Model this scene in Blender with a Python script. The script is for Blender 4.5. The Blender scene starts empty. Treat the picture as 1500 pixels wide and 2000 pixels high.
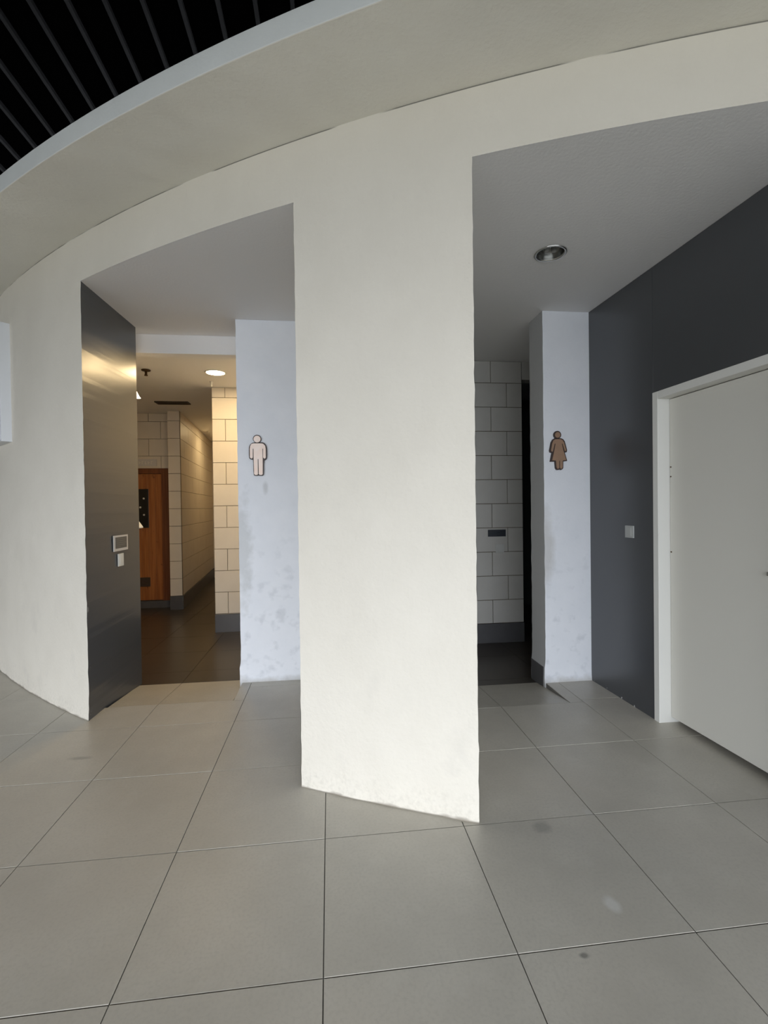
import bpy, bmesh, math, random
from mathutils import Vector, Matrix, noise
random.seed(7)
S = bpy.context.scene
COL = S.collection

# ------------------------------------------------------------------ camera
def camera_axes(yaw, pitch, roll):
    cy, sy = math.cos(yaw), math.sin(yaw)
    fwd = Vector((sy*math.cos(pitch), cy*math.cos(pitch), math.sin(pitch)))
    right = Vector((cy, -sy, 0)); up = right.cross(fwd)
    return right*math.cos(roll)+up*math.sin(roll), up*math.cos(roll)-right*math.sin(roll), fwd
cd = bpy.data.cameras.new('camera'); cam = bpy.data.objects.new('camera', cd); COL.objects.link(cam)
r_, u_, f_ = camera_axes(0.1140, -0.0110, -0.0131)
m = Matrix((( r_.x, u_.x, -f_.x, 0.0373), (r_.y, u_.y, -f_.y, -1.4126), (r_.z, u_.z, -f_.z, 1.3937), (0, 0, 0, 1)))
cam.matrix_world = m
cd.sensor_fit = 'HORIZONTAL'; cd.sensor_width = 36; cd.lens = 932.94/1500*36
cd.clip_start = 0.02; cd.clip_end = 200
S.camera = cam

# ------------------------------------------------------------------ world, exposure
W = bpy.data.worlds.new('overcast_sky'); S.world = W; W.use_nodes = True
wn = W.node_tree; bg = wn.nodes['Background']
tc = wn.nodes.new('ShaderNodeTexCoord'); sx = wn.nodes.new('ShaderNodeSeparateXYZ'); rp = wn.nodes.new('ShaderNodeValToRGB')
wn.links.new(tc.outputs['Generated'], sx.inputs[0]); wn.links.new(sx.outputs['Z'], rp.inputs[0])
rp.color_ramp.elements[0].position = 0.0; rp.color_ramp.elements[0].color = (0.76, 0.80, 0.86, 1)
rp.color_ramp.elements[1].position = 0.9; rp.color_ramp.elements[1].color = (0.87, 0.94, 1.0, 1)
wn.links.new(rp.outputs[0], bg.inputs[0]); bg.inputs[1].default_value = 9.6
S.view_settings.view_transform = 'Standard'; S.view_settings.look = 'None'
S.view_settings.gamma = 1; S.view_settings.use_curve_mapping = False
S.view_settings.exposure = 0.0
S.cycles.use_denoising = True
S.cycles.max_bounces = 10; S.cycles.diffuse_bounces = 6; S.cycles.glossy_bounces = 4
S.cycles.sample_clamp_indirect = 6
S.cycles.caustics_reflective = False; S.cycles.caustics_refractive = False

# sky portal across the open side of the hall (guides sampling of the world, adds no light)
pl = bpy.data.lights.new('sky_portal', 'AREA'); pl.shape = 'RECTANGLE'; pl.size = 19; pl.size_y = 2.8
pl.cycles.is_portal = True
po = bpy.data.objects.new('sky_portal', pl); COL.objects.link(po)
po.location = (-0.5, -6.4, 1.4); po.rotation_euler = (math.radians(90), 0, 0)
LAMP_W = 4.0      # men's room downlights

# ------------------------------------------------------------------ materials
def mat(name, base, rough=0.6, metal=0.0, spec=0.5, emit=None, estr=0, mottle=None, scale=3.0, bump=0.0, bscale=60.0,
        coat=0.0, bump2=0.0, b2scale=6.0):
    M = bpy.data.materials.new(name); M.use_nodes = True
    nt = M.node_tree; b = nt.nodes['Principled BSDF']
    b.inputs['Base Color'].default_value = (*base, 1); b.inputs['Roughness'].default_value = rough
    b.inputs['Metallic'].default_value = metal; b.inputs['Specular IOR Level'].default_value = spec
    b.inputs['Coat Weight'].default_value = coat
    geo = nt.nodes.new('ShaderNodeNewGeometry')
    if emit:
        b.inputs['Emission Color'].default_value = (*emit, 1); b.inputs['Emission Strength'].default_value = estr
    if mottle:
        n = nt.nodes.new('ShaderNodeTexNoise'); n.inputs['Scale'].default_value = scale; n.inputs['Detail'].default_value = 6
        n.inputs['Roughness'].default_value = 0.62
        nt.links.new(geo.outputs['Position'], n.inputs['Vector'])
        r = nt.nodes.new('ShaderNodeValToRGB'); r.name = 'mottle'
        r.color_ramp.elements[0].position = 0.3; r.color_ramp.elements[0].color = (*mottle, 1)
        r.color_ramp.elements[1].position = 0.7; r.color_ramp.elements[1].color = (*base, 1)
        nt.links.new(n.outputs['Fac'], r.inputs[0]); nt.links.new(r.outputs[0], b.inputs['Base Color'])
    if bump:
        n = nt.nodes.new('ShaderNodeTexNoise'); n.inputs['Scale'].default_value = bscale; n.inputs['Detail'].default_value = 4
        nt.links.new(geo.outputs['Position'], n.inputs['Vector'])
        bp = nt.nodes.new('ShaderNodeBump'); bp.inputs['Strength'].default_value = 1; bp.inputs['Distance'].default_value = bump
        nt.links.new(n.outputs['Fac'], bp.inputs['Height'])
        last = bp
        if bump2:
            n2 = nt.nodes.new('ShaderNodeTexNoise'); n2.inputs['Scale'].default_value = b2scale; n2.inputs['Detail'].default_value = 2
            nt.links.new(geo.outputs['Position'], n2.inputs['Vector'])
            b2 = nt.nodes.new('ShaderNodeBump'); b2.inputs['Distance'].default_value = bump2
            nt.links.new(n2.outputs['Fac'], b2.inputs['Height']); nt.links.new(bp.outputs[0], b2.inputs['Normal']); last = b2
        nt.links.new(last.outputs[0], b.inputs['Normal'])
    return M

def math_node(nt, op, a, b=None, clamp=False):
    n = nt.nodes.new('ShaderNodeMath'); n.operation = op; n.use_clamp = clamp
    for k, v in ((0, a), (1, b)):
        if v is None: continue
        if isinstance(v, (int, float)): n.inputs[k].default_value = v
        else: nt.links.new(v, n.inputs[k])
    return n.outputs[0]
def map_range(nt, v, a, b, c=0.0, d=1.0):
    n = nt.nodes.new('ShaderNodeMapRange'); n.clamp = True
    nt.links.new(v, n.inputs[0])
    for k, x in zip((1, 2, 3, 4), (a, b, c, d)): n.inputs[k].default_value = x
    return n.outputs[0]
def noise_node(nt, geo, scale, detail=5, vscale=None):
    n = nt.nodes.new('ShaderNodeTexNoise'); n.inputs['Scale'].default_value = scale; n.inputs['Detail'].default_value = detail
    src = geo.outputs['Position']
    if vscale:
        mp = nt.nodes.new('ShaderNodeMapping'); mp.inputs['Scale'].default_value = vscale
        nt.links.new(src, mp.inputs['Vector']); src = mp.outputs[0]
    nt.links.new(src, n.inputs['Vector']); return n.outputs['Fac']
def overlay(M, fac, colour):
    """mix a dirt/wear colour over the current base colour"""
    nt = M.node_tree; b = nt.nodes['Principled BSDF']; s = b.inputs['Base Color']
    mx = nt.nodes.new('ShaderNodeMix'); mx.data_type = 'RGBA'
    nt.links.new(fac, mx.inputs[0])
    if s.is_linked: nt.links.new(s.links[0].from_socket, mx.inputs[6])
    else: mx.inputs[6].default_value = s.default_value[:]
    mx.inputs[7].default_value = (*colour, 1)
    nt.links.new(mx.outputs[2], s)
def geo_of(M): return [n for n in M.node_tree.nodes if n.type == 'NEW_GEOMETRY'][0]
def xyz_of(M):
    nt = M.node_tree; s = nt.nodes.new('ShaderNodeSeparateXYZ'); nt.links.new(geo_of(M).outputs['Position'], s.inputs[0]); return s.outputs

CREAM = mat('cream_plaster', (0.79, 0.745, 0.66), 0.85, spec=0.2, mottle=(0.74, 0.695, 0.61), scale=1.6, bump=0.0025, bscale=45, bump2=0.02, b2scale=2.5)
SOFF = mat('grey_cream_soffit_paint', (0.85, 0.825, 0.75), 0.85, spec=0.2, mottle=(0.79, 0.77, 0.70), scale=1.1, bump=0.002, bscale=50, bump2=0.02, b2scale=3)
WHITE = mat('cool_white_paint', (0.84, 0.86, 0.91), 0.7, spec=0.3, mottle=(0.79, 0.815, 0.87), scale=4, bump=0.0015, bscale=60, bump2=0.01, b2scale=4)
CEIL = mat('ceiling_white_paint', (0.86, 0.85, 0.85), 0.85, spec=0.2, bump=0.001, bscale=60)
DARK = mat('charcoal_gloss_paint', (0.050, 0.054, 0.060), 0.29, spec=1.0, bump=0.0001, bscale=25)
TILE = mat('grey_porcelain_tile', (0.58, 0.55, 0.485), 0.38, spec=0.45, mottle=(0.48, 0.455, 0.40), scale=2.2, bump=0.0002, bscale=120)
TILED = mat('dark_brown_porcelain_tile', (0.062, 0.050, 0.040), 0.28, spec=0.5, mottle=(0.05, 0.042, 0.035), scale=3, bump=0.0002, bscale=120)
GROUT = mat('dark_grout', (0.10, 0.098, 0.09), 0.9, mottle=(0.20, 0.195, 0.18), scale=1.5)
BRICKT = mat('cream_wall_tile', (0.74, 0.67, 0.57), 0.45, spec=0.4, mottle=(0.70, 0.63, 0.53), scale=5)
BRICKG = mat('pale_stone_wall_tile', (0.56, 0.55, 0.52), 0.5, spec=0.4, mottle=(0.52, 0.51, 0.48), scale=5)
JOINT = mat('brown_tile_joint', (0.16, 0.12, 0.08), 0.9)
SKIRT = mat('slate_skirting_tile', (0.10, 0.10, 0.105), 0.35, mottle=(0.085, 0.085, 0.09), scale=8)
FRAME = mat('white_door_frame_paint', (0.74, 0.735, 0.70), 0.5, spec=0.4)
LEAF = mat('white_grey_door_paint', (0.68, 0.665, 0.61), 0.5, spec=0.4, bump=0.0003, bscale=80)
BLACK = mat('black_roof_sheet', (0.0012, 0.0012, 0.0012), 0.95, spec=0.0)
RIB = mat('dark_grey_roof_rib', (0.013, 0.013, 0.014), 0.8, spec=0.1, mottle=(0.005, 0.005, 0.005), scale=1.2)
PLASTIC = mat('white_switch_plastic', (0.72, 0.71, 0.66), 0.35)
PLASTICG = mat('grey_switch_plastic', (0.42, 0.43, 0.42), 0.35)
CHROME = mat('brushed_chrome', (0.62, 0.62, 0.60), 0.18, metal=1)
LAMPG = mat('dead_lamp_glass', (0.30, 0.30, 0.29), 0.15, spec=0.6)
LIT = mat('lit_lamp_diffuser', (1, 0.95, 0.8), 0.5, emit=(1, 0.77, 0.42), estr=70)
BRASS = mat('dark_brass', (0.10, 0.06, 0.03), 0.4, metal=0.7)
SIGNBOX = mat('white_signbox_acrylic', (0.70, 0.72, 0.75), 0.4)
PEACH = mat('peach_sign_bright', (0.98, 0.74, 0.62), 0.4, mottle=(1.0, 0.86, 0.79), scale=12)  # men's sign: bright reflection put into the colour
TAN = mat('tan_sign_dim', (0.36, 0.215, 0.135), 0.5, mottle=(0.30, 0.19, 0.12), scale=15)  # women's sign: same material, dim reflection put into the colour
EDGE = mat('dark_brown_sign_edge', (0.035, 0.018, 0.014), 0.5)
PLATE = mat('pale_plaque_frame', (0.62, 0.59, 0.56), 0.45)
PLATED = mat('dark_plaque_face', (0.09, 0.088, 0.082), 0.4)
PLATEB = mat('blue_black_plaque_face', (0.022, 0.028, 0.038), 0.4)
PLATEL = mat('grey_plaque_print', (0.20, 0.19, 0.17), 0.6)
BLACKP = mat('black_door_panel', (0.008, 0.008, 0.009), 0.25)
DARKROOM = mat('unlit_room_shade', (0.05, 0.055, 0.055), 0.8)  # darkness of the unlit room put into its wall colour
GROUND = mat('pale_paving_outside', (0.23, 0.225, 0.21), 0.7, mottle=(0.19, 0.19, 0.18), scale=0.8)

# wood for the inner door: grain along z
WOOD = mat('orange_pine_boards', (0.42, 0.155, 0.045), 0.4, spec=0.45)
nt = WOOD.node_tree; g = geo_of(WOOD)
overlay(WOOD, map_range(nt, noise_node(nt, g, 1.0, 6, (38, 38, 1.6)), 0.35, 0.7), (0.27, 0.085, 0.022))
overlay(WOOD, map_range(nt, noise_node(nt, g, 1.0, 2, (14, 14, 9)), 0.68, 0.76, 0, 0.8), (0.10, 0.03, 0.01))
WOODF = mat('dark_stained_frame_wood', (0.20, 0.065, 0.022), 0.4, spec=0.45)
nt = WOODF.node_tree; overlay(WOODF, map_range(nt, noise_node(nt, geo_of(WOODF), 1.0, 5, (40, 40, 1.5)), 0.4, 0.65), (0.12, 0.035, 0.012))

# cream plaster: grime right above the floor, scuffs, crack under the eave
nt = CREAM.node_tree; g = geo_of(CREAM); xyz = xyz_of(CREAM)
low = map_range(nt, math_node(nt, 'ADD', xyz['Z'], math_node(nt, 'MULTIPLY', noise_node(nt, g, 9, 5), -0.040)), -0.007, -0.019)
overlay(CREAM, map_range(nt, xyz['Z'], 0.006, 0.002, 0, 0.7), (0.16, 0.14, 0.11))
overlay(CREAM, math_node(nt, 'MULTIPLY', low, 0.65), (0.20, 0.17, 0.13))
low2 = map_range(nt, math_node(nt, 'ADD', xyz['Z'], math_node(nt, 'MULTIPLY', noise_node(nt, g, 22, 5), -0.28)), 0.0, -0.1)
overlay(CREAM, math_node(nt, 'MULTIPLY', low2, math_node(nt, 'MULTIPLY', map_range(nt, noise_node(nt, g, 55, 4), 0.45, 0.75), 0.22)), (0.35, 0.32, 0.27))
scuff = math_node(nt, 'MULTIPLY', map_range(nt, noise_node(nt, g, 5.5, 6, (1, 1, 0.8)), 0.60, 0.78), map_range(nt, xyz['Z'], 1.1, 0.2))
overlay(CREAM, math_node(nt, 'MULTIPLY', scuff, 0.22), (0.45, 0.43, 0.41))
crack = math_node(nt, 'MULTIPLY', map_range(nt, xyz['Z'], 3.1945, 3.196), map_range(nt, noise_node(nt, g, 2.2, 3), 0.40, 0.5))
overlay(CREAM, math_node(nt, 'MULTIPLY', crack, 0.8), (0.10, 0.095, 0.08))

# cool white wing walls: stains
nt = WHITE.node_tree; g = geo_of(WHITE); xyz = xyz_of(WHITE)
wl = map_range(nt, math_node(nt, 'ADD', xyz['Z'], math_node(nt, 'MULTIPLY', noise_node(nt, g, 12, 5), -0.10)), -0.0, -0.05)
overlay(WHITE, math_node(nt, 'MULTIPLY', wl, 0.55), (0.36, 0.34, 0.30))
st = math_node(nt, 'MULTIPLY', map_range(nt, noise_node(nt, g, 13, 6), 0.56, 0.72), map_range(nt, xyz['Z'], 1.5, 0.5))
overlay(WHITE, math_node(nt, 'MULTIPLY', st, 0.30), (0.42, 0.45, 0.50))
def blob(M, c, r, noise_amp=0.5, nsc=9):
    """soft stain around a point of the wall"""
    nt = M.node_tree; g = geo_of(M)
    v = nt.nodes.new('ShaderNodeVectorMath'); v.operation = 'SUBTRACT'; nt.links.new(g.outputs['Position'], v.inputs[0]); v.inputs[1].default_value = c
    d = nt.nodes.new('ShaderNodeVectorMath'); d.operation = 'DIVIDE'; nt.links.new(v.outputs[0], d.inputs[0]); d.inputs[1].default_value = r
    l = nt.nodes.new('ShaderNodeVectorMath'); l.operation = 'LENGTH'; nt.links.new(d.outputs[0], l.inputs[0])
    s = math_node(nt, 'ADD', l.outputs['Value'], math_node(nt, 'MULTIPLY', math_node(nt, 'SUBTRACT', noise_node(nt, g, nsc, 5), 0.5), noise_amp*2))
    return map_range(nt, s, 1.0, 0.45)
overlay(WHITE, math_node(WHITE.node_tree, 'MULTIPLY', blob(WHITE, (-0.47, 2.5, 1.56), (0.03, 0.3, 0.07)), 0.45), (0.45, 0.46, 0.47))
overlay(WHITE, math_node(WHITE.node_tree, 'MULTIPLY', blob(WHITE, (-0.67, 2.5, 1.05), (0.11, 0.3, 0.55), 0.7, 14), 0.42), (0.47, 0.48, 0.47))
overlay(WHITE, math_node(WHITE.node_tree, 'MULTIPLY', blob(WHITE, (-0.36, 2.5, 0.53), (0.05, 0.3, 0.07), 0.7, 30), 0.25), (0.40, 0.42, 0.46))
overlay(WHITE, math_node(WHITE.node_tree, 'MULTIPLY', blob(WHITE, (1.70, 2.14, 1.02), (0.10, 0.3, 0.38), 0.4, 9), 0.42), (0.42, 0.39, 0.34))

# dark wall: chips of white plaster at its front corner on the left wall
nt = DARK.node_tree; g = geo_of(DARK); xyz = xyz_of(DARK)
c1 = math_node(nt, 'MULTIPLY', map_range(nt, xyz['Y'], 1.972, 1.960), map_range(nt, noise_node(nt, g, 11, 4), 0.60, 0.63))
c1 = math_node(nt, 'MULTIPLY', c1, math_node(nt, 'MULTIPLY', map_range(nt, xyz['X'], -1.4, -1.45), map_range(nt, xyz['Z'], 0.9, 0.3)))
overlay(DARK, c1, (0.6, 0.58, 0.54))
c2 = math_node(nt, 'MULTIPLY', map_range(nt, xyz['Z'], 0.022, 0.016), map_range(nt, noise_node(nt, g, 24, 3), 0.67, 0.70))
overlay(DARK, math_node(nt, 'MULTIPLY', c2, map_range(nt, xyz['X'], 1.9, 2.0)), (0.7, 0.7, 0.68))

# floor tiles: wide cloudy patches, a couple of pale marks, small dark spots
nt = TILE.node_tree; g = geo_of(TILE)
overlay(TILE, map_range(nt, noise_node(nt, g, 85, 3), 0.45, 0.8, 0, 0.5), (0.42, 0.40, 0.355))
overlay(TILE, map_range(nt, noise_node(nt, g, 0.9, 3), 0.45, 0.75, 0, 0.35), (0.56, 0.50, 0.42))
overlay(TILE, map_range(nt, noise_node(nt, g, 7, 6), 0.60, 0.85, 0, 0.4), (0.63, 0.61, 0.56))
overlay(TILE, math_node(nt, 'MULTIPLY', blob(TILE, (0.995, 0.135, 0), (0.032, 0.045, 0.2), 0.25, 20), 0.55), (0.75, 0.75, 0.73))
overlay(TILE, math_node(nt, 'MULTIPLY', blob(TILE, (1.18, 0.62, 0), (0.03, 0.03, 0.2), 0.5, 20), 0.3), (0.62, 0.62, 0.60))
overlay(TILE, math_node(nt, 'MULTIPLY', blob(TILE, (0.93, 0.55, 0), (0.05, 0.05, 0.2), 0.5, 20), 0.35), (0.12, 0.12, 0.11))
overlay(TILE, math_node(nt, 'MULTIPLY', blob(TILE, (-1.37, 1.44, 0), (0.07, 0.025, 0.2), 0.5, 12), 0.4), (0.14, 0.13, 0.115))
overlay(TILE, math_node(nt, 'MULTIPLY', blob(TILE, (0.80, -0.03, 0), (0.018, 0.014, 0.2), 0.5, 30), 0.6), (0.10, 0.10, 0.09))

# ------------------------------------------------------------------ mesh helpers
def finish(name, bm, materials, parent=None, kind=None, bevel=0.0, seg=2, smooth=False):
    bmesh.ops.recalc_face_normals(bm, faces=bm.faces[:])
    me = bpy.data.meshes.new(name); bm.to_mesh(me); bm.free()
    for mm in (materials if isinstance(materials, (list, tuple)) else [materials]): me.materials.append(mm)
    if smooth:
        for p in me.polygons: p.use_smooth = True
    o = bpy.data.objects.new(name, me); COL.objects.link(o)
    if parent is not None: o.parent = parent
    if kind: o['kind'] = kind
    if bevel:
        b = o.modifiers.new('bevel', 'BEVEL'); b.width = bevel; b.segments = seg; b.limit_method = 'ANGLE'; b.angle_limit = math.radians(40)
    return o
def add_box(bm, x0, x1, y0, y1, z0, z1, mi=0):
    v = [bm.verts.new(p) for p in ((x0,y0,z0),(x1,y0,z0),(x1,y1,z0),(x0,y1,z0),(x0,y0,z1),(x1,y0,z1),(x1,y1,z1),(x0,y1,z1))]
    for f in ((3,2,1,0),(4,5,6,7),(0,1,5,4),(1,2,6,5),(2,3,7,6),(3,0,4,7)):
        fc = bm.faces.new([v[k] for k in f]); fc.material_index = mi
def add_prism(bm, pts, z0, z1, mi=0, side_mi=None, zs=None, jit=None):
    """pts: plan polygon; side_mi(k) -> material of the side k..k+1; zs levels; jit(p, z, k) -> moved plan point"""
    zs = zs or [z0, z1]; n = len(pts); rings = []
    for z in zs:
        ring = []
        for k, p in enumerate(pts):
            q = jit(p, z, k) if jit else p
            ring.append(bm.verts.new((q[0], q[1], z)))
        rings.append(ring)
    for a, b in zip(rings, rings[1:]):
        for k in range(n):
            f = bm.faces.new((a[k], a[(k+1) % n], b[(k+1) % n], b[k])); f.material_index = side_mi(k) if side_mi else mi
    for ring in (rings[0], rings[-1]):
        f = bm.faces.new(ring if ring is rings[-1] else ring[::-1]); f.material_index = mi
def add_slab(bm, top, thick):
    """top: four 3D points; solid down by thick"""
    t = [bm.verts.new(p) for p in top]; b = [bm.verts.new((p[0], p[1], p[2]-thick)) for p in top]
    bm.faces.new(t); bm.faces.new(b[::-1]); n = len(t)
    for k in range(n): bm.faces.new((t[k], b[k], b[(k+1) % n], t[(k+1) % n]))
def add_cyl(bm, c, r0, r1, z0, z1, n=32, cap0=True, cap1=True, mi=0):
    a = [bm.verts.new((c[0]+r0*math.cos(2*math.pi*k/n), c[1]+r0*math.sin(2*math.pi*k/n), z0)) for k in range(n)]
    b = [bm.verts.new((c[0]+r1*math.cos(2*math.pi*k/n), c[1]+r1*math.sin(2*math.pi*k/n), z1)) for k in range(n)]
    for k in range(n):
        f = bm.faces.new((a[k], a[(k+1) % n], b[(k+1) % n], b[k])); f.material_index = mi
    if cap0: bm.faces.new(a[::-1]).material_index = mi
    if cap1: bm.faces.new(b).material_index = mi
def add_lathe(bm, c, prof, n=32):
    """prof: (r, z) list, open surface"""
    rings = [[bm.verts.new((c[0]+r*math.cos(2*math.pi*k/n), c[1]+r*math.sin(2*math.pi*k/n), z)) for k in range(n)] for r, z in prof]
    for a, b in zip(rings, rings[1:]):
        for k in range(n): bm.faces.new((a[k], a[(k+1) % n], b[(k+1) % n], b[k]))
def thing(name, loc, label, cat, group=None):
    o = bpy.data.objects.new(name, None); COL.objects.link(o); o.location = loc; o.empty_display_size = 0.1
    o['label'] = label; o['category'] = cat
    if group: o['group'] = group
    return o
def group_empty(name, loc=(0, 0, 0), parent=None):
    o = bpy.data.objects.new(name, None); COL.objects.link(o); o.location = loc; o.parent = parent; o['kind'] = 'structure'; return o
def box_obj(name, b, materials, parent=None, off=(0, 0, 0), bevel=0.0, kind=None):
    bm = bmesh.new(); x0, x1, y0, y1, z0, z1 = b
    add_box(bm, x0-off[0], x1-off[0], y0-off[1], y1-off[1], z0-off[2], z1-off[2])
    return finish(name, bm, materials, parent, kind, bevel)

# ------------------------------------------------------------------ geometry of the place
CX, CY, R0, RS = 4.8588, 10.1754, 10.4439, 10.900
def arc(x, r=R0): return CY - math.sqrt(r*r-(x-CX)**2)
def arc_pts(xa, xb, r=R0, step=0.05):
    n = max(2, int(abs(xb-xa)/step)); return [(xa+(xb-xa)*k/n, arc(xa+(xb-xa)*k/n, r)) for k in range(n+1)]
def ring_pts(ta, tb, r, n=210):
    return [(CX+r*math.cos(ta+(tb-ta)*k/n), CY+r*math.sin(ta+(tb-ta)*k/n)) for k in range(n+1)]
TA, TB = math.radians(190), math.radians(269)     # angular extent of the curved band
H, HS = 2.90, 3.20                       # opening head, soffit
ZI = -0.05                               # toilet floor level
ZL = 2.81                                # lower ceiling of the men's room
XL0, XL1 = (-1.552, 1.953), (-1.530, 2.75)   # left dark reveal, front and back

def levels(z0, z1, fine_to=3.0, step=0.035):
    zs = [z0]; z = z0
    while z + step < z1: z += step; zs.append(z)
    zs.append(z1); return zs
def rough_edge(front_n, corners):
    """plaster piers: wavering corner edges, a thicker ragged foot"""
    def j(p, z, k):
        x, y = p
        if k < front_n:
            dx, dy = x-CX, y-CY; l = math.hypot(dx, dy); nx, ny = dx/l, dy/l
            foot = max(0, 1-z/0.09); a = 0.0
            if foot > 0: a += foot*(0.004+0.008*noise.noise(Vector((x*9, y*9, z*25))))
            x += nx*a; y += ny*a
        if k in corners:
            s = corners[k]; amp = 0.0035 if z > 0.5 else 0.005
            x += s*amp*noise.noise(Vector((x*3, z*14, 3.1+k))); y += 0.002*noise.noise(Vector((z*20, 1.7, k)))
        return (x, y)
    return j

# front wall: left pier, centre pier, right pier and the curved lintel over the openings
bm = bmesh.new()
fl = ring_pts(TA, math.atan2(XL0[1]-CY, XL0[0]-CX)+2*math.pi, R0, 100)
left = fl + [XL1, (-1.70, 2.95), (-3.42, 3.9), (-3.42, fl[0][1])]
nf = len(fl)
add_prism(bm, left, -0.06, H, 0, side_mi=lambda k: 1 if k == nf-1 else 0, zs=levels(-0.06, H), jit=rough_edge(nf, {nf-1: 1}))
fc = arc_pts(-0.117, 0.671, step=0.05)
core = fc + [(0.75, 3.55), (-0.15, 3.55), (-0.15, 2.51), (-0.2, 2.50)]
add_prism(bm, core, -0.06, H, 0, zs=levels(-0.06, H), jit=rough_edge(len(fc), {0: 1, len(fc)-1: 1}))
fr = arc_pts(2.20, 4.6, step=0.1)
add_prism(bm, fr + [(4.6, 0.6), (2.2, 0.6)], -0.06, H)
add_prism(bm, ring_pts(TA, TB, R0) + ring_pts(TB, TA, R0-0.25), H, HS)
for f in bm.faces:                       # the lintel's underside is painted like the ceilings
    c = f.calc_center_median(); 
    if abs(c.z-H) < 0.001 and len(f.verts) > 300: f.material_index = 2
finish('wall_front', bm, [CREAM, DARK, CEIL], kind='structure')

# projecting eave ring around the wall, with its fascia
bm = bmesh.new()
add_prism(bm, ring_pts(TA, TB, RS) + ring_pts(TB, TA, R0-0.6), HS, 3.297)
ring = finish('trim_1', bm, SOFF, kind='structure', bevel=0.004)
FASC = mat('cool_white_fascia_paint', (0.86, 0.88, 0.87), 0.8, spec=0.2, mottle=(0.80, 0.82, 0.81), scale=4, bump=0.001, bscale=60)
ring.data.materials.append(FASC)
for p in ring.data.polygons:
    if abs(p.normal.z) < 0.3 and math.hypot(p.center.x-CX, p.center.y-CY) > RS-0.05: p.material_index = 1
# roof slab closing the block (unseen from below, keeps the toilets dark)
bm = bmesh.new(); add_prism(bm, ring_pts(TA, TB, R0-0.4, 60) + [(4.6, 10.4), (-4.4, 10.4)], 3.21, 3.29)
finish('trim_2', bm, SOFF, kind='structure')

# ceilings
bm = bmesh.new()
add_prism(bm, arc_pts(-2.2, 3.2, R0-0.004, 0.06) + [(3.2, 5.4), (-0.1, 5.4), (-0.1, 3.0), (-2.2, 3.0)], H+0.0005, H+0.06)
add_prism(bm, [(-3.5, 3.0), (-0.1, 3.0), (-0.1, 9.8), (-3.5, 9.8)], ZL, ZL+0.06)
finish('ceiling', bm, CEIL, kind='structure')
bm = bmesh.new(); add_box(bm, -2.2, -0.15, 2.90, 3.02, 2.738, H)
finish('trim_3', bm, CEIL, kind='structure', bevel=0.003)

# wing walls carrying the pictograms
def wing(name, x0, x1, y0, y1, z0):
    bm = bmesh.new()
    pts = [(x0, y0), (x1, y0), (x1, y1), (x0, y1)]
    def j(p, z, k):
        x, y = p
        if k in (0, 3):
            x += 0.003*noise.noise(Vector((z*12, 5.0, x)))
            if z < 0.16: x -= 0.010*min(1, (0.16-z)/0.03)
        if k < 2 and z < 0.06: y -= 0.006*(0.06-z)/0.06
        return (x, y)
    add_prism(bm, pts, z0, H, zs=levels(z0, H), jit=j)
    return finish(name, bm, WHITE, kind='structure', bevel=0.003)
wing('wall_inner_left', -0.684, -0.15, 2.509, 3.2, -0.06)
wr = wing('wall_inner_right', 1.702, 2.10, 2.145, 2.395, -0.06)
wr.data.materials.append(mat('shaded_side_grey', (0.52, 0.53, 0.54), 0.8, spec=0.2, bump=0.001, bscale=60))  # shade on the wing's left side painted as a darker grey
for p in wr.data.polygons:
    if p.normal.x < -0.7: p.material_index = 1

# right side wall, charcoal, with a recessed white door
def rx(y): return 2.082 + 0.030*(2.14-y)
WT = 0.45
DY0, DY1, DZ = 0.47, 1.432, 2.098        # opening
bm = bmesh.new()
def rwall(ya, yb, z0, z1): add_prism(bm, [(rx(ya), ya), (rx(ya)+WT, ya), (rx(yb)+WT, yb), (rx(yb), yb)], z0, z1)
rwall(0.06, DY0, -0.06, H); rwall(DY0, DY1, DZ, H); rwall(DY1, 2.40, -0.06, H)
add_prism(bm, [(2.33, DY0), (2.55, DY0), (2.55, DY1), (2.33, DY1)], -0.06, DZ)
finish('wall_right', bm, DARK, kind='structure', bevel=0.003)

d1 = group_empty('door_1', (2.15, 0.95, 0))
def doff(o): o.location = (-2.15, -0.95, 0); return o
FW, FD = 0.047, 0.085
def frame_piece(name, ya, yb, z0, z1, m=FRAME):
    bm = bmesh.new()
    add_prism(bm, [(rx(ya)-0.006, ya), (rx(ya)+FD+0.05, ya), (rx(yb)+FD+0.05, yb), (rx(yb)-0.006, yb)], z0, z1)
    return doff(finish(name, bm, m, d1, bevel=0.003))
frame_piece('door_jamb', DY1-FW, DY1, -0.002, DZ)
frame_piece('door_jamb', DY0, DY0+FW, -0.002, DZ)
frame_piece('door_head', DY0+FW, DY1-FW, DZ-FW, DZ)
bm = bmesh.new()
ya, yb = DY0+FW+0.003, DY1-FW-0.003
add_prism(bm, [(rx(ya)+FD-0.012, ya), (rx(ya)+FD+0.03, ya), (rx(yb)+FD+0.03, yb), (rx(yb)+FD-0.012, yb)], 0.036, DZ-FW-0.004)
doff(finish('door_leaf', bm, LEAF, d1, bevel=0.002))
for z in (1.62, 1.56, 1.085):            # little marks on the hinge edge
    y = yb-0.006; bm = bmesh.new(); add_box(bm, rx(y)+FD-0.0145, rx(y)+FD-0.011, y-0.008, y+0.001, z-0.004, z+0.004)
    doff(finish('screw_head', bm, BRASS, d1))
y = DY0+FW+0.06
bm = bmesh.new(); add_box(bm, rx(y)+FD-0.055, rx(y)+FD-0.045, y-0.01, y+0.12, 1.03, 1.05); add_box(bm, rx(y)+FD-0.05, rx(y)+FD-0.012, y-0.008, y+0.008, 1.032, 1.048)
doff(finish('door_handle', bm, CHROME, d1, bevel=0.003))

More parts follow.
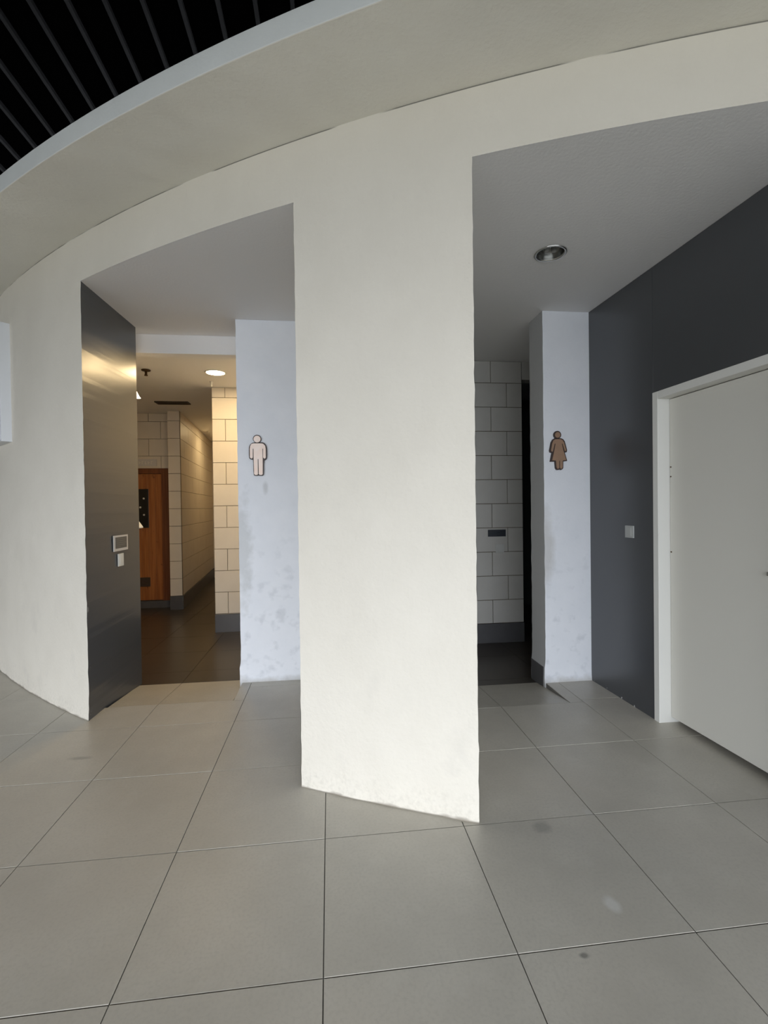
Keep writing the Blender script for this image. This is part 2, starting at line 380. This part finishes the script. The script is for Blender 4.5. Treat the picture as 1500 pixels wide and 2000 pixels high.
# ------------------------------------------------------------------ floor
floor = bpy.data.objects.new('floor', None)
bm = bmesh.new(); add_box(bm, -4.8, 4.8, -3.0, 10.2, -0.2, -0.0615)
floor = finish('floor', bm, GROUT, kind='structure')
bm = bmesh.new(); add_box(bm, -4.8, 4.8, -3.0, 1.755, -0.06, -0.004); add_box(bm, 1.70, 2.75, 1.757, 2.16, -0.06, -0.004)
add_box(bm, -1.52, -0.68, 1.757, 2.145, -0.06, -0.004); add_box(bm, -0.67, -0.13, 1.757, 2.52, -0.06, -0.004); add_prism(bm, [(-4.3, 1.757), (-1.56, 1.757)] + [(x, y+0.02) for x, y in arc_pts(-1.57, -4.3, step=0.1)], -0.06, -0.004)
finish('grout_bed', bm, GROUT, floor)
G = 0.0018
def tile_mesh(top, th, mt, name='floor_tile'):
    cx = sum(p[0] for p in top)/4; cy = sum(p[1] for p in top)/4; dz = random.uniform(-0.0005, 0.0005)
    bm = bmesh.new(); add_slab(bm, [(p[0]-cx, p[1]-cy, p[2]+dz) for p in top], th)
    bmesh.ops.recalc_face_normals(bm, faces=bm.faces[:])
    bmesh.ops.bevel(bm, geom=[e for e in bm.edges if all(v.co.z > -th/2-0.03 for v in e.verts) and abs((e.verts[0].co-e.verts[1].co).normalized().z) < 0.5], offset=0.0009, segments=1, affect='EDGES')
    o = finish(name, bm, mt, floor); o.location = (cx, cy, 0); return o
def flat_tile(x0, x1, y0, y1, mt=TILE, z=0.0, th=0.055):
    if x1-x0 < 0.01 or y1-y0 < 0.01: return
    tile_mesh([(x0+G, y0+G, z), (x1-G, y0+G, z), (x1-G, y1-G, z), (x0+G, y1-G, z)], th, mt)
T = 0.6
for i in range(-8, 8):
    for j in range(-5, 3):
        x0, y0 = i*T, j*T
        if y0 > 1.1 and x0 > 2.3: continue
        flat_tile(x0, x0+T, y0, min(y0+T, 1.8 if not (0.6 <= x0 < 1.5) else 1.76))
# row behind y = 1.8
for i in range(-8, -2):                  # in front of the left pier
    for j in range(3, 9):
        x0, y0 = i*T, j*T
        if i == -3 and j == 3: continue
        if y0 < arc(max(-5.3, x0))+0.05 and y0 < arc(min(x0+T, XL0[0]))+0.6 and x0+T < 0: flat_tile(x0, min(x0+T, -1.556), y0, y0+T)
flat_tile(-1.8, -1.2, 1.8, 2.15); flat_tile(-1.2, -0.6, 1.8, 2.15); flat_tile(-0.675, -0.6, 2.15, 2.52)
flat_tile(-0.6, -0.12, 1.8, 2.4); flat_tile(-0.6, -0.12, 2.4, 2.52)
flat_tile(1.70, 1.8, 1.76, 2.16); flat_tile(1.8, 2.2, 1.8, 2.16)
def ramp_tile(x0, x1, y0, y1, z1, mt=TILE):
    tile_mesh([(x0+G, y0+0.0005, 0.0), (x1-G, y0+0.0005, 0.0), (x1-G, y1-G, z1), (x0+G, y1-G, z1)], 0.011 if z1 < -0.02 else 0.05, mt)
ramp_tile(-1.54, -1.2, 2.15, 2.71, ZI); ramp_tile(-1.2, -0.675, 2.15, 2.71, ZI)
ramp_tile(0.70, 1.2, 1.76, 2.29, ZI); ramp_tile(1.2, 1.699, 1.76, 2.29, ZI)
# inner floors
for i in range(-6, 0):
    for j in range(4, 17):
        x0, y0 = i*T, j*T
        xa, xb, yy = max(x0, -3.45), min(x0+T, -0.2), max(y0, 2.71)
        if y0+T > 2.72 and not (y0 < 3.0 and x0+T < -1.5): flat_tile(xa, xb, yy, y0+T, TILED, ZI, 0.0105)
for i in range(1, 6):
    for j in range(3, 9):
        x0, y0 = i*T, j*T
        yy = max(y0, 2.29)
        if y0+T > 2.3: flat_tile(x0, x0+T, yy, y0+T, TILED, ZI, 0.0105)
# paving far around the tiled part
bm = bmesh.new()
add_box(bm, -30, 30, -40, -3.0, -0.12, -0.001); add_box(bm, -30, -4.8, -3.0, 20, -0.12, -0.001); add_box(bm, 4.8, 30, -3.0, 20, -0.12, -0.001)
finish('ground', bm, GROUND, kind='structure')

# ------------------------------------------------------------------ tiled inner walls
def tiled_wall(name, A, B, z0, z1, nrm, mt, tw, x_off, zrow0, ch=0.2525, thick=0.012, parity=0, lintel=None, back=0.15):
    """A->B plan line; nrm: outward plan normal; courses counted down from zrow0"""
    A, B, N = Vector(A), Vector(B), Vector(nrm).normalized(); L = (B-A).length; U = (B-A)/L
    bm = bmesh.new()
    a, b = A-N*thick, B-N*thick; c, d = b-N*back, a-N*back
    add_prism(bm, [tuple(a), tuple(b), tuple(c), tuple(d)], z0, z1)
    w = finish(name, bm, JOINT, kind='structure')
    row = 0; zt = zrow0; cache = {}
    while zt > z0-0.001:
        zb, ztop = max(zt-ch, z0), min(zt, z1)
        off = x_off[(row+parity) % 2]
        s = off - tw*math.ceil(off/tw) if off > 0 else off
        while s < L:
            s0, s1 = max(s, 0), min(s+tw, L)
            if lintel and s0 < lintel[0] and zb < lintel[1]-0.02: s1 = min(s1, lintel[0])
            if s1-s0 > 0.02 and ztop-zb > 0.02 and not (lintel and s0 >= lintel[0]-0.03 and zb < lintel[1]-0.02):
                hw, hh = (s1-s0)/2-0.0028, (ztop-zb)/2-0.0028
                key = (round(hw, 3), round(hh, 3))
                if key not in cache:
                    t = bmesh.new()
                    # local frame: x along wall, y outward, z up
                    bv = 0.0015
                    back_ = [(-hw, 0, -hh), (hw, 0, -hh), (hw, 0, hh), (-hw, 0, hh)]
                    mid = [(x, thick-bv, z) for x, _, z in back_]
                    frt = [(x*(1-bv/hw), thick, z*(1-bv/hh)) for x, _, z in back_]
                    V = [[t.verts.new(p) for p in q] for q in (back_, mid, frt)]
                    for p, q in zip(V, V[1:]):
                        for k in range(4): t.faces.new((p[k], p[(k+1) % 4], q[(k+1) % 4], q[k]))
                    t.faces.new(V[2]); t.faces.new(V[0][::-1])
                    bmesh.ops.recalc_face_normals(t, faces=t.faces[:])
                    me = bpy.data.meshes.new('wall_tile'); t.to_mesh(me); t.free(); me.materials.append(mt); cache[key] = me
                o = bpy.data.objects.new('wall_tile', cache[key]); COL.objects.link(o); o.parent = w
                c0 = A + U*((s0+s1)/2) - N*(thick-random.uniform(0, 0.0006))
                X = Vector((U.x, U.y, 0)); Yv = Vector((N.x, N.y, 0)); Z = Vector((0, 0, 1))
                o.matrix_world = Matrix(((X.x, Yv.x, 0, c0.x), (X.y, Yv.y, 0, c0.y), (0, 0, 1, (zb+ztop)/2), (0, 0, 0, 1)))
            s += tw
        zt -= ch; row += 1
    return w
def skirting(name, A, B, z1, nrm, m=SKIRT, t=0.012, joints=()):
    A, B, N = Vector(A), Vector(B), Vector(nrm).normalized()
    bm = bmesh.new(); add_prism(bm, [tuple(A+N*t), tuple(B+N*t), tuple(B-N*0.02), tuple(A-N*0.02)], ZI, z1)
    return finish(name, bm, m, kind='structure', bevel=0.002)
# near wall block of the men's room, facing the entrance
tiled_wall('wall_back_near', (-1.305, 4.35), (-0.18, 4.35), 0.16, ZL, (0, -1), BRICKT, 0.30, (0.15, 0.30), 2.943, back=0.12)
bm = bmesh.new(); add_box(bm, -1.305, -0.15, 4.36, 9.6, -0.06, 0.16); add_box(bm, -1.305, -0.15, 4.475, 9.6, 0.16, ZL)
finish('wall_back_block', bm, BRICKT, kind='structure')
skirting('baseboard_back_near', (-1.305, 4.35), (-0.18, 4.35), 0.158, (0, -1))
# door wall
DW = 5.95
w2 = tiled_wall('wall_back_left', (-3.45, DW), (-2.255, DW), 2.0, ZL, (0, -1), BRICKT, 0.34, (0.17+0.02, 0.0+0.02), 2.94, back=0.2)
bm = bmesh.new(); add_box(bm, -3.45, -3.30, DW, DW+0.2, -0.06, 2.0)
add_box(bm, -3.45, -2.2, DW+0.12, DW+0.3, -0.06, 2.0); finish('wall_back_door_surround', bm, WOODF, kind='structure')
# column and receding wall
tiled_wall('wall_column', (-2.255, 5.76), (-2.085, 5.76), 0.147, ZL, (0, -1), BRICKT, 0.5, (0.0, 0.0), 2.92, back=0.02)
skirting('baseboard_column', (-2.255, 5.76), (-2.085, 5.76), 0.145, (0, -1))
tiled_wall('wall_receding', (-2.085, 5.776), (-2.40, 9.0), 0.147, ZL, (1, 0.097), BRICKT, 0.62, (0.31, 0.62), 2.92, back=0.12)
skirting('baseboard_receding', (-2.085, 5.76), (-2.40, 9.0), 0.145, (1, 0.097))
bm = bmesh.new(); add_box(bm, -3.6, -0.1, 9.0, 9.2, -0.06, ZL+0.2); add_box(bm, -3.65, -3.45, 3.7, 6.4, -0.06, ZL+0.2)
finish('wall_far', bm, BRICKT, kind='structure')
bm = bmesh.new(); add_box(bm, -0.18, 0.0, 3.2, 4.37, -0.06, H+0.1); add_box(bm, -3.65, -1.78, 2.98, 3.15, 2.7, H+0.1)
finish('wall_inner_middle', bm, WHITE, kind='structure')
# women's side
tiled_wall('wall_back_right', (0.75, 3.43), (2.95, 3.43), 0.155, H, (0, -1), BRICKG, 0.345, (0.29, 0.115), 2.925, lintel=(1.318, 2.71), back=0.02)
for o in [bpy.data.objects['wall_back_right']]:
    bm = bmesh.new(); add_box(bm, 0.75, 2.068, 3.442, 3.58, -0.06, H); add_box(bm, 2.070, 2.95, 3.431, 3.58, 2.712, H, 1)
    old = o.data; me = bpy.data.meshes.new('wall_back_right'); bmesh.ops.recalc_face_normals(bm, faces=bm.faces[:]); bm.to_mesh(me); bm.free(); me.materials.append(JOINT); me.materials.append(BRICKG); o.data = me
skirting('baseboard_right', (0.75, 3.43), (2.068, 3.43), 0.153, (0, -1))
bm = bmesh.new()
add_box(bm, 2.95, 3.05, 2.3, 5.3, -0.06, H); add_box(bm, 0.7, 3.05, 5.2, 5.3, -0.06, H); add_box(bm, 1.2, 1.3, 3.58, 5.2, -0.06, H)
add_box(bm, 2.09, 3.05, 2.30, 2.39, -0.06, H)
finish('wall_unlit_room', bm, DARKROOM, kind='structure')
bm = bmesh.new(); add_prism(bm, [(1.690, 2.165), (1.702, 2.165), (1.702, 2.39), (1.690, 2.39)], ZI, 0.118)
finish('baseboard_inner_right', bm, SKIRT, kind='structure', bevel=0.002)

# ------------------------------------------------------------------ men's inner door (pine boards in a dark frame)
d2 = group_empty('door_2', (-2.8, DW, 0))
def d2box(name, b, m, parent=None, bevel=0.002):
    if parent is None: o = box_obj(name, b, m, d2, off=(-2.8, DW, 0), bevel=bevel)
    else: o = box_obj(name, b, m, parent, off=(-2.8, DW, 0), bevel=bevel)
    return o
d2box('door_jamb', (-2.41, -2.258, DW-0.012, DW+0.12, 0.055, 2.0), WOODF)
d2box('door_jamb', (-3.30, -3.20, DW-0.012, DW+0.12, 0.055, 2.0), WOODF)
d2box('door_head', (-3.20, -2.41, DW-0.012, DW+0.12, 1.925, 2.0), WOODF)
d2box('door_sill', (-3.30, -2.256, DW-0.02, DW+0.12, ZI, 0.055), SKIRT)
leaf = group_empty('door_leaf', (0, 0, 0), d2)
del leaf['kind']
nb = 8
for k in range(nb):
    a = -3.20+0.79*k/nb; d2box('board', (a+0.001, -3.20+0.79*(k+1)/nb-0.001, DW+0.012, DW+0.05, 0.062, 1.922), WOOD, leaf, 0.0015)
pn = d2box('dark_panel', (-2.98, -2.60, DW+0.004, DW+0.0125, 1.13, 1.70), BLACKP, leaf)
WDOT = mat('white_dot', (0.8, 0.78, 0.74), 0.35)  # three raised white dots on the dark panel
for (x, z) in ((-2.62-0.045, 1.56), (-2.715, 1.43), (-2.665, 1.32)):
    bm = bmesh.new(); add_lathe(bm, (0, 0), [(0.0001, 0.012), (0.008, 0.011), (0.013, 0.006), (0.014, 0)], 16)
    bmesh.ops.rotate(bm, verts=bm.verts[:], cent=(0, 0, 0), matrix=Matrix.Rotation(math.radians(90), 3, 'X'))
    o = finish('round_dot', bm, WDOT, leaf, smooth=True); o.location = (x+2.8, 0.004, z)
gr = group_empty('air_grille', (0, 0, 0), d2); del gr['kind']
VENTD = mat('brown_metal_grille', (0.07, 0.045, 0.03), 0.5)
d2box('grille_frame', (-2.90, -2.595, DW+0.002, DW+0.0125, 0.265, 0.40), VENTD, gr)
for k in range(6): d2box('slat', (-2.89, -2.605, DW-0.004, DW+0.002, 0.275+k*0.02, 0.285+k*0.02), VENTD, gr, 0.001)
# skirting strip of the door wall is the sill; sign over the door
sg = thing('door_sign', (-2.63, DW, 2.085), 'pale name plate with faded lettering above the wooden door', 'sign')
box_obj('plate', (-2.80, -2.47, DW-0.008, DW-0.001, 2.035, 2.135), PLATE, sg, off=(-2.63, DW, 2.085), bevel=0.001)
bm = bmesh.new(); rr = random.Random(3)
LETT = mat('pale_sign_letters', (0.85, 0.80, 0.72), 0.5)
for k in range(6):                       # too blurred to read in the photograph: broken strokes only
    x = -2.76+k*0.042
    add_box(bm, x+2.63, x+2.63+0.007, -0.010, -0.008, -0.022, 0.022)
    add_box(bm, x+2.63+0.007, x+2.63+0.026, -0.010, -0.008, (-0.022, -0.004, 0.016)[k % 3], (-0.016, 0.002, 0.022)[k % 3])
finish('lettering', bm, LETT, sg)

# ------------------------------------------------------------------ pictograms
def poly_plate(name, polys, y0, y1, m, parent, bevel=0.0008):
    bm = bmesh.new()
    for pts in polys:
        fr_ = [bm.verts.new((x, y1, z)) for x, z in pts]; bk = [bm.verts.new((x, y0, z)) for x, z in pts]
        n = len(pts)
        for k in range(n): bm.faces.new((fr_[k], fr_[(k+1) % n], bk[(k+1) % n], bk[k]))
        bm.faces.new(fr_); bm.faces.new(bk[::-1])
    return finish(name, bm, m, parent)
def circ(cx, cy, r, n=28): return [(cx+r*math.cos(2*math.pi*k/n), cy+r*math.sin(2*math.pi*k/n)) for k in range(n)]
def chaikin(p, it=1):
    for _ in range(it):
        q = []
        for a, b in zip(p, p[1:]+p[:1]): q += [(a[0]*.75+b[0]*.25, a[1]*.75+b[1]*.25), (a[0]*.25+b[0]*.75, a[1]*.25+b[1]*.75)]
        p = q
    return p
def to_m(pts, c, s): return [((x-c[0])/s, -(y-c[1])/s) for x, y in pts]
mo = [(530,420),(485,440),(455,480),(445,530),(445,690),(462,722),(500,730),(518,730),(520,1000),(540,1018),(590,1018),(605,1012),(625,1018),(680,1018),(702,990),(706,740),(735,735),(760,700),(762,520),(745,465),(715,430),(680,418)]
mi_ = [(525,440),(490,452),(470,490),(463,540),(463,690),(478,708),(500,708),(513,690),(515,535),(527,535),(528,720),(532,985),(548,1003),(585,1003),(598,985),(599,720),(611,720),(613,985),(628,1003),(668,1003),(682,985),(685,720),(683,535),(695,535),(693,690),(708,710),(728,710),(740,690),(740,535),(730,480),(700,448),(675,440)]
wo = [(680,372),(625,400),(590,460),(552,640),(562,680),(605,695),(565,885),(672,885),(685,1030),(710,1065),(745,1068),(778,1058),(815,1068),(850,1050),(866,1020),(868,882),(957,866),(905,690),(950,675),(958,630),(905,440),(870,392),(820,372)]
wi = [(688,395),(640,420),(614,480),(582,640),(596,668),(626,662),(668,492),(688,492),(655,660),(606,856),(695,860),(706,1005),(722,1038),(750,1040),(768,1020),(770,866),(784,866),(786,1020),(802,1040),(828,1038),(845,1005),(850,860),(932,850),(882,690),(866,640),(832,492),(850,492),(898,655),(926,652),(930,625),(884,462),(852,415),(805,393)]
s_ = (2235.0, 2817.0)
mt_ = thing('men_pictogram', (-0.522, 2.503, 1.814), 'peach cut-out man pictogram with dark edge on left white wall', 'sign')
poly_plate('backing_plate', [to_m(chaikin(mo), (603, 660), s_[0]), to_m(circ(591, 360, 73), (603, 660), s_[0])], 0.004, -0.008, EDGE, mt_)
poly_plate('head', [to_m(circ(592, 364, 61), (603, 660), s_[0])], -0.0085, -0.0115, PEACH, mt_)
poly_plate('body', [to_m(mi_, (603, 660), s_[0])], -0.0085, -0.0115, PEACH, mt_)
wt_ = thing('women_pictogram', (1.817, 2.139, 1.814), 'brown cut-out woman in dress pictogram on right white wall', 'sign')
poly_plate('backing_plate', [to_m(wo, (760, 640), s_[1]), to_m(circ(738, 298, 87), (760, 640), s_[1])], 0.004, -0.008, EDGE, wt_)
poly_plate('head', [to_m(circ(740, 300, 62), (760, 640), s_[1])], -0.0085, -0.0115, TAN, wt_)
poly_plate('body', [to_m(wi, (760, 640), s_[1])], -0.0085, -0.0115, TAN, wt_)

# ------------------------------------------------------------------ plaques and switches
def lx(y): return XL0[0]+(XL1[0]-XL0[0])*(y-XL0[1])/(XL1[1]-XL0[1])
def left_plate(name, y0, y1, z0, z1, p0, p1, m, parent, loc):
    bm = bmesh.new()
    add_prism(bm, [(lx(y0)+p0-loc[0], y0-loc[1]), (lx(y0)+p1-loc[0], y0-loc[1]), (lx(y1)+p1-loc[0], y1-loc[1]), (lx(y1)+p0-loc[0], y1-loc[1])], z0-loc[2], z1-loc[2])
    return finish(name, bm, m, parent, bevel=0.001)
L0 = (-1.53, 2.40, 1.15)
t = thing('notice_plaque', L0, 'small grey printed notice in pale frame on left charcoal wall', 'notice')
left_plate('plaque_frame', 2.295, 2.525, 1.088, 1.205, -0.001, 0.006, PLATE, t, L0)
left_plate('plaque_face', 2.318, 2.502, 1.108, 1.192, 0.006, 0.0075, PLATED, t, L0)
rr = random.Random(5)
bm = bmesh.new()
for k in range(5):
    z = 1.181-k*0.015; a = 2.33; b = 2.47 if k % 2 else 2.49
    if k == 4: b = 2.40
    add_prism(bm, [(lx(a)+0.0072-L0[0], a-L0[1]), (lx(a)+0.0082-L0[0], a-L0[1]), (lx(b)+0.0082-L0[0], b-L0[1]), (lx(b)+0.0072-L0[0], b-L0[1])], z-0.004-L0[2], z-L0[2])
finish('printed_lines', bm, PLATEL, t)
L1 = (-1.53, 2.40, 1.02)
t = thing('light_switch', L1, 'cream rocker switch under the framed notice on left charcoal wall', 'switch')
left_plate('switch_plate', 2.362, 2.444, 0.972, 1.066, -0.001, 0.008, PLASTIC, t, L1)
left_plate('rocker', 2.378, 2.428, 0.985, 1.053, 0.008, 0.011, PLASTIC, t, L1)
L2 = (rx(1.665), 1.665, 1.2)
t = thing('light_switch', L2, 'grey rocker switch on charcoal wall beside the white door', 'switch')
def right_plate(name, y0, y1, z0, z1, p0, p1, m, loc, parent):
    bm = bmesh.new()
    add_prism(bm, [(rx(y0)-p1-loc[0], y0-loc[1]), (rx(y0)-p0-loc[0], y0-loc[1]), (rx(y1)-p0-loc[0], y1-loc[1]), (rx(y1)-p1-loc[0], y1-loc[1])], z0-loc[2], z1-loc[2])
    return finish(name, bm, m, parent, bevel=0.0015)
right_plate('switch_plate', 1.622, 1.708, 1.158, 1.241, -0.001, 0.009, PLASTICG, L2, t)
right_plate('rocker', 1.640, 1.690, 1.168, 1.231, 0.009, 0.013, PLASTICG, L2, t)
YB = 3.43
L3 = (1.78, YB, 1.10)
t = thing('notice_plaque', L3, 'blue-black printed notice strip on grey tiled wall of right passage', 'notice')
box_obj('plaque_frame', (1.675, 1.885, YB-0.005, YB+0.002, 1.035, 1.145), BRICKG, t, off=L3, bevel=0.001)
box_obj('plaque_face', (1.682, 1.875, YB-0.007, YB-0.005, 1.066, 1.138), PLATEB, t, off=L3)
bm = bmesh.new()
for k in range(4): add_box(bm, 1.697-L3[0], (1.78 if k % 2 else 1.81)-L3[0], -0.008, -0.0068, 1.124-k*0.015-L3[2]-0.003, 1.124-k*0.015-L3[2])
PLB = mat('faint_blue_print', (0.07, 0.08, 0.09), 0.6); finish('printed_lines', bm, PLB, t)
L4 = (1.81, YB, 0.94)
t = thing('light_switch', L4, 'plain square switch under the dark notice on grey tiled wall', 'switch')
SWG = mat('stone_grey_plastic', (0.56, 0.57, 0.55), 0.4)
box_obj('switch_plate', (1.765, 1.855, YB-0.008, YB+0.001, 0.895, 0.985), SWG, t, off=L4, bevel=0.002)
box_obj('rocker', (1.785, 1.835, YB-0.011, YB-0.008, 0.910, 0.970), SWG, t, off=L4, bevel=0.001)

# ------------------------------------------------------------------ sign box at the far left of the curved wall
t = thing('sign_box', (-2.74, 2.8, 2.45), 'white box sign mounted on curved wall at far left edge', 'sign')
ang = math.atan2(arc(-2.7)-arc(-2.6), -0.1)
bx = Vector((-2.545, arc(-2.545)-0.10)); dv = Vector((-1, (arc(-2.6)-arc(-2.5))/0.1)).normalized(); nv = Vector((-dv.y, dv.x))
if nv.y > 0: nv = -nv
def sbox(name, a, b, o0, o1, z0, z1, m):
    bm = bmesh.new(); c = Vector((-2.74, 2.8))
    P = [bx+dv*a-nv*o0-c, bx+dv*b-nv*o0-c, bx+dv*b-nv*o1-c, bx+dv*a-nv*o1-c]
    add_prism(bm, [tuple(p) for p in P], z0-2.45, z1-2.45); return finish(name, bm, m, t, bevel=0.003)
sbox('box_body', 0, 0.6, 0.0, 0.13, 1.955, 2.905, SIGNBOX)
sbox('box_face', 0.012, 0.588, -0.004, 0.0, 1.967, 2.893, SIGNBOX)

# ------------------------------------------------------------------ ceiling fittings
def downlight_dead(c, z):
    t = thing('downlight', (c[0], c[1], z), 'unlit round chrome downlight in ceiling of right passage', 'lamp')
    bm = bmesh.new(); add_lathe(bm, (0, 0), [(0.094, 0.001), (0.095, -0.004), (0.088, -0.007), (0.078, -0.003), (0.076, 0.004)], 40)
    finish('rim', bm, CHROME, t, smooth=True)
    bm = bmesh.new(); add_lathe(bm, (0, 0), [(0.0765, 0.001), (0.070, 0.03), (0.055, 0.052), (0.0005, 0.055)], 40)
    finish('reflector', bm, mat('grey_reflector_metal', (0.22, 0.22, 0.21), 0.25, metal=1), t, smooth=True)
    for s in (-1, 1):
        bm = bmesh.new(); add_lathe(bm, (s*0.022, 0), [(0.0005, 0.006), (0.014, 0.008), (0.017, 0.016), (0.017, 0.05)], 20)
        finish('bulb', bm, LAMPG, t, smooth=True)
bm = bmesh.new()
downlight_dead((1.377, 1.335), H)
# cut the recess out of the ceiling slab
ceil = bpy.data.objects['ceiling']
bm = bmesh.new(); add_cyl(bm, (1.377, 1.335), 0.078, 0.078, H-0.02, H+0.1, 40)
me = bpy.data.meshes.new('cut'); bmesh.ops.recalc_face_normals(bm, faces=bm.faces[:]); bm.to_mesh(me); bm.free()
cut = bpy.data.objects.new('cut', me); COL.objects.link(cut)
md = ceil.modifiers.new('recess', 'BOOLEAN'); md.operation = 'DIFFERENCE'; md.object = cut; md.solver = 'EXACT'
dg = bpy.context.evaluated_depsgraph_get(); dg.update()
nm = bpy.data.meshes.new_from_object(ceil.evaluated_get(dg)); ceil.modifiers.clear(); ceil.data = nm
bpy.data.objects.remove(cut)

def downlight_lit(c, label, k=1.0):
    t = thing('downlight', (c[0], c[1], ZL), label, 'lamp', 'lit downlights of the left toilet')
    bm = bmesh.new(); add_lathe(bm, (0, 0), [(0.105, 0.0), (0.104, -0.006), (0.092, -0.008), (0.090, -0.003)], 36)
    finish('rim', bm, FRAME, t, smooth=True)
    bm = bmesh.new(); add_cyl(bm, (0, 0), 0.090, 0.090, -0.006, -0.003, 36)
    finish('diffuser', bm, LIT, t)
    ld = bpy.data.lights.new('lamp_light', 'AREA'); ld.shape = 'DISK'; ld.size = 0.17; ld.energy = LAMP_W*k; ld.color = (1, 0.69, 0.35)
    lo = bpy.data.objects.new('lamp_light', ld); COL.objects.link(lo); lo.parent = t; lo.location = (0, 0, -0.009)
downlight_lit((-1.115, 3.72), 'lit warm round downlight in left room in front of tiled block')
downlight_lit((-0.74, 3.45), 'lit warm round downlight in left room, screened by left white wall')
downlight_lit((-1.75, 7.4), 'lit warm round downlight far back in the left room corridor', 0.6)
# wall spotlight and dispenser on the back of the left reveal
t = thing('spotlight', (-1.60, 2.86, 2.37), 'tiny bright conical spotlight at back edge of left charcoal wall', 'lamp')
bm = bmesh.new(); add_lathe(bm, (0, 0), [(0.004, 0.028), (0.022, -0.012), (0.034, -0.026), (0.0005, -0.026)], 20)
o = finish('shade', bm, mat('glowing_spot_shade', (1, 0.95, 0.85), 0.5, emit=(1, 0.85, 0.6), estr=3.0), t, smooth=False); o.location = (0.027, 0, 0)
bm = bmesh.new(); add_box(bm, -0.03, 0.012, 0.0, 0.10, 0.006, 0.020); finish('bracket', bm, FRAME, t)
t = thing('paper_dispenser', (-1.62, 2.83, 1.24), 'white sloping-front dispenser corner peeking past left charcoal wall', 'dispenser')
bm = bmesh.new()
v = [(-0.10, 0.06), (0.016, 0.06), (0.052, 0.008), (0.052, -0.002), (-0.10, -0.002)]
f1 = [bm.verts.new((x, -0.03, z)) for x, z in v]; f2 = [bm.verts.new((x, 0.11, z)) for x, z in v]
bm.faces.new(f1); bm.faces.new(f2[::-1])
for k in range(5): bm.faces.new((f1[k], f1[(k+1) % 5], f2[(k+1) % 5], f2[k]))
finish('cover', bm, mat('bright_white_plastic', (0.9, 0.9, 0.88), 0.3), t, bevel=0.002)
bm = bmesh.new(); add_box(bm, -0.08, 0.035, 0.0, 0.09, -0.012, -0.002); finish('slot_tray', bm, BLACKP, t)
# sprinkler
t = thing('sprinkler', (-1.783, 3.67, ZL), 'small dark brass fire sprinkler hanging from left room ceiling', 'sprinkler')
bm = bmesh.new(); add_lathe(bm, (0, 0), [(0.0005, -0.004), (0.045, -0.004), (0.042, -0.012), (0.015, -0.020), (0.013, 0.0)], 24); finish('escutcheon', bm, BRASS, t, smooth=True)
bm = bmesh.new(); add_lathe(bm, (0, 0), [(0.012, -0.012), (0.012, -0.05), (0.016, -0.052), (0.016, -0.062), (0.0005, -0.063)], 16); finish('nozzle', bm, BRASS, t, smooth=True)
# small bright detector
t = thing('smoke_detector', (-1.242, 4.09, ZL), 'tiny slim white ceiling sensor behind the lit downlight', 'sensor')
bm = bmesh.new(); add_lathe(bm, (0, 0), [(0.0005, -0.055), (0.010, -0.054), (0.012, -0.01), (0.020, -0.008), (0.020, 0.0)], 16); finish('sensor_body', bm, FRAME, t, smooth=True)
bm = bmesh.new(); add_cyl(bm, (0, 0), 0.006, 0.006, -0.060, -0.054, 12); finish('sensor_lens', bm, LAMPG, t)
# ceiling air slot
t = thing('air_vent', (-2.0, 5.2, ZL), 'dark narrow slot air vent in left room ceiling', 'vent')
VD = mat('dark_vent_metal', (0.05, 0.035, 0.02), 0.6)
bm = bmesh.new()
add_box(bm, -0.21, 0.21, -0.075, -0.060, -0.014, 0.0); add_box(bm, -0.21, 0.21, 0.060, 0.075, -0.014, 0.0)
add_box(bm, -0.21, -0.195, -0.060, 0.060, -0.014, 0.0); add_box(bm, 0.195, 0.21, -0.060, 0.060, -0.014, 0.0)
finish('vent_frame', bm, VD, t)
for k in range(5):
    bm = bmesh.new(); add_box(bm, -0.194, 0.194, -0.05+k*0.022, -0.042+k*0.022, -0.011, -0.001); finish('slat', bm, VD, t)

# ------------------------------------------------------------------ hall roof, added light blockers
bm = bmesh.new(); add_box(bm, -10.2, 9.2, -6.6, 16, 6.22, 6.4); add_box(bm, -10.2, 9.2, -6.6, -6.4, 2.8, 6.4)  # second box: unseen front beam, added to cut off the higher sky light
roof = finish('ceiling_hall_and_blocker', bm, BLACK, kind='structure')
GREYW = mat('grey_blocker_paint', (0.30, 0.30, 0.29), 0.85, mottle=(0.27, 0.27, 0.26), scale=2)
bm = bmesh.new(); add_box(bm, -10.2, -10.0, -6.6, 16, -0.06, 6.22); finish('light_blocker_left', bm, GREYW, kind='structure')  # unseen wall added to block light from the left
bm = bmesh.new(); add_box(bm, 9.0, 9.2, -6.6, 16, -0.06, 6.22); finish('light_blocker_right', bm, GREYW, kind='structure')  # added out of view, closes off light from the right
me = None
for k in range(-22, 28):
    x = 0.037-4.82*0.058-0.35*k
    if me is None:
        bm = bmesh.new(); add_box(bm, -0.019, 0.019, -6.38, 12, -0.05, 0.0)
        bmesh.ops.recalc_face_normals(bm, faces=bm.faces[:]); me = bpy.data.meshes.new('roof_rib'); bm.to_mesh(me); bm.free(); me.materials.append(RIB)
    o = bpy.data.objects.new('roof_rib', me); COL.objects.link(o); o.parent = roof; o.location = (x, 0, 6.22)
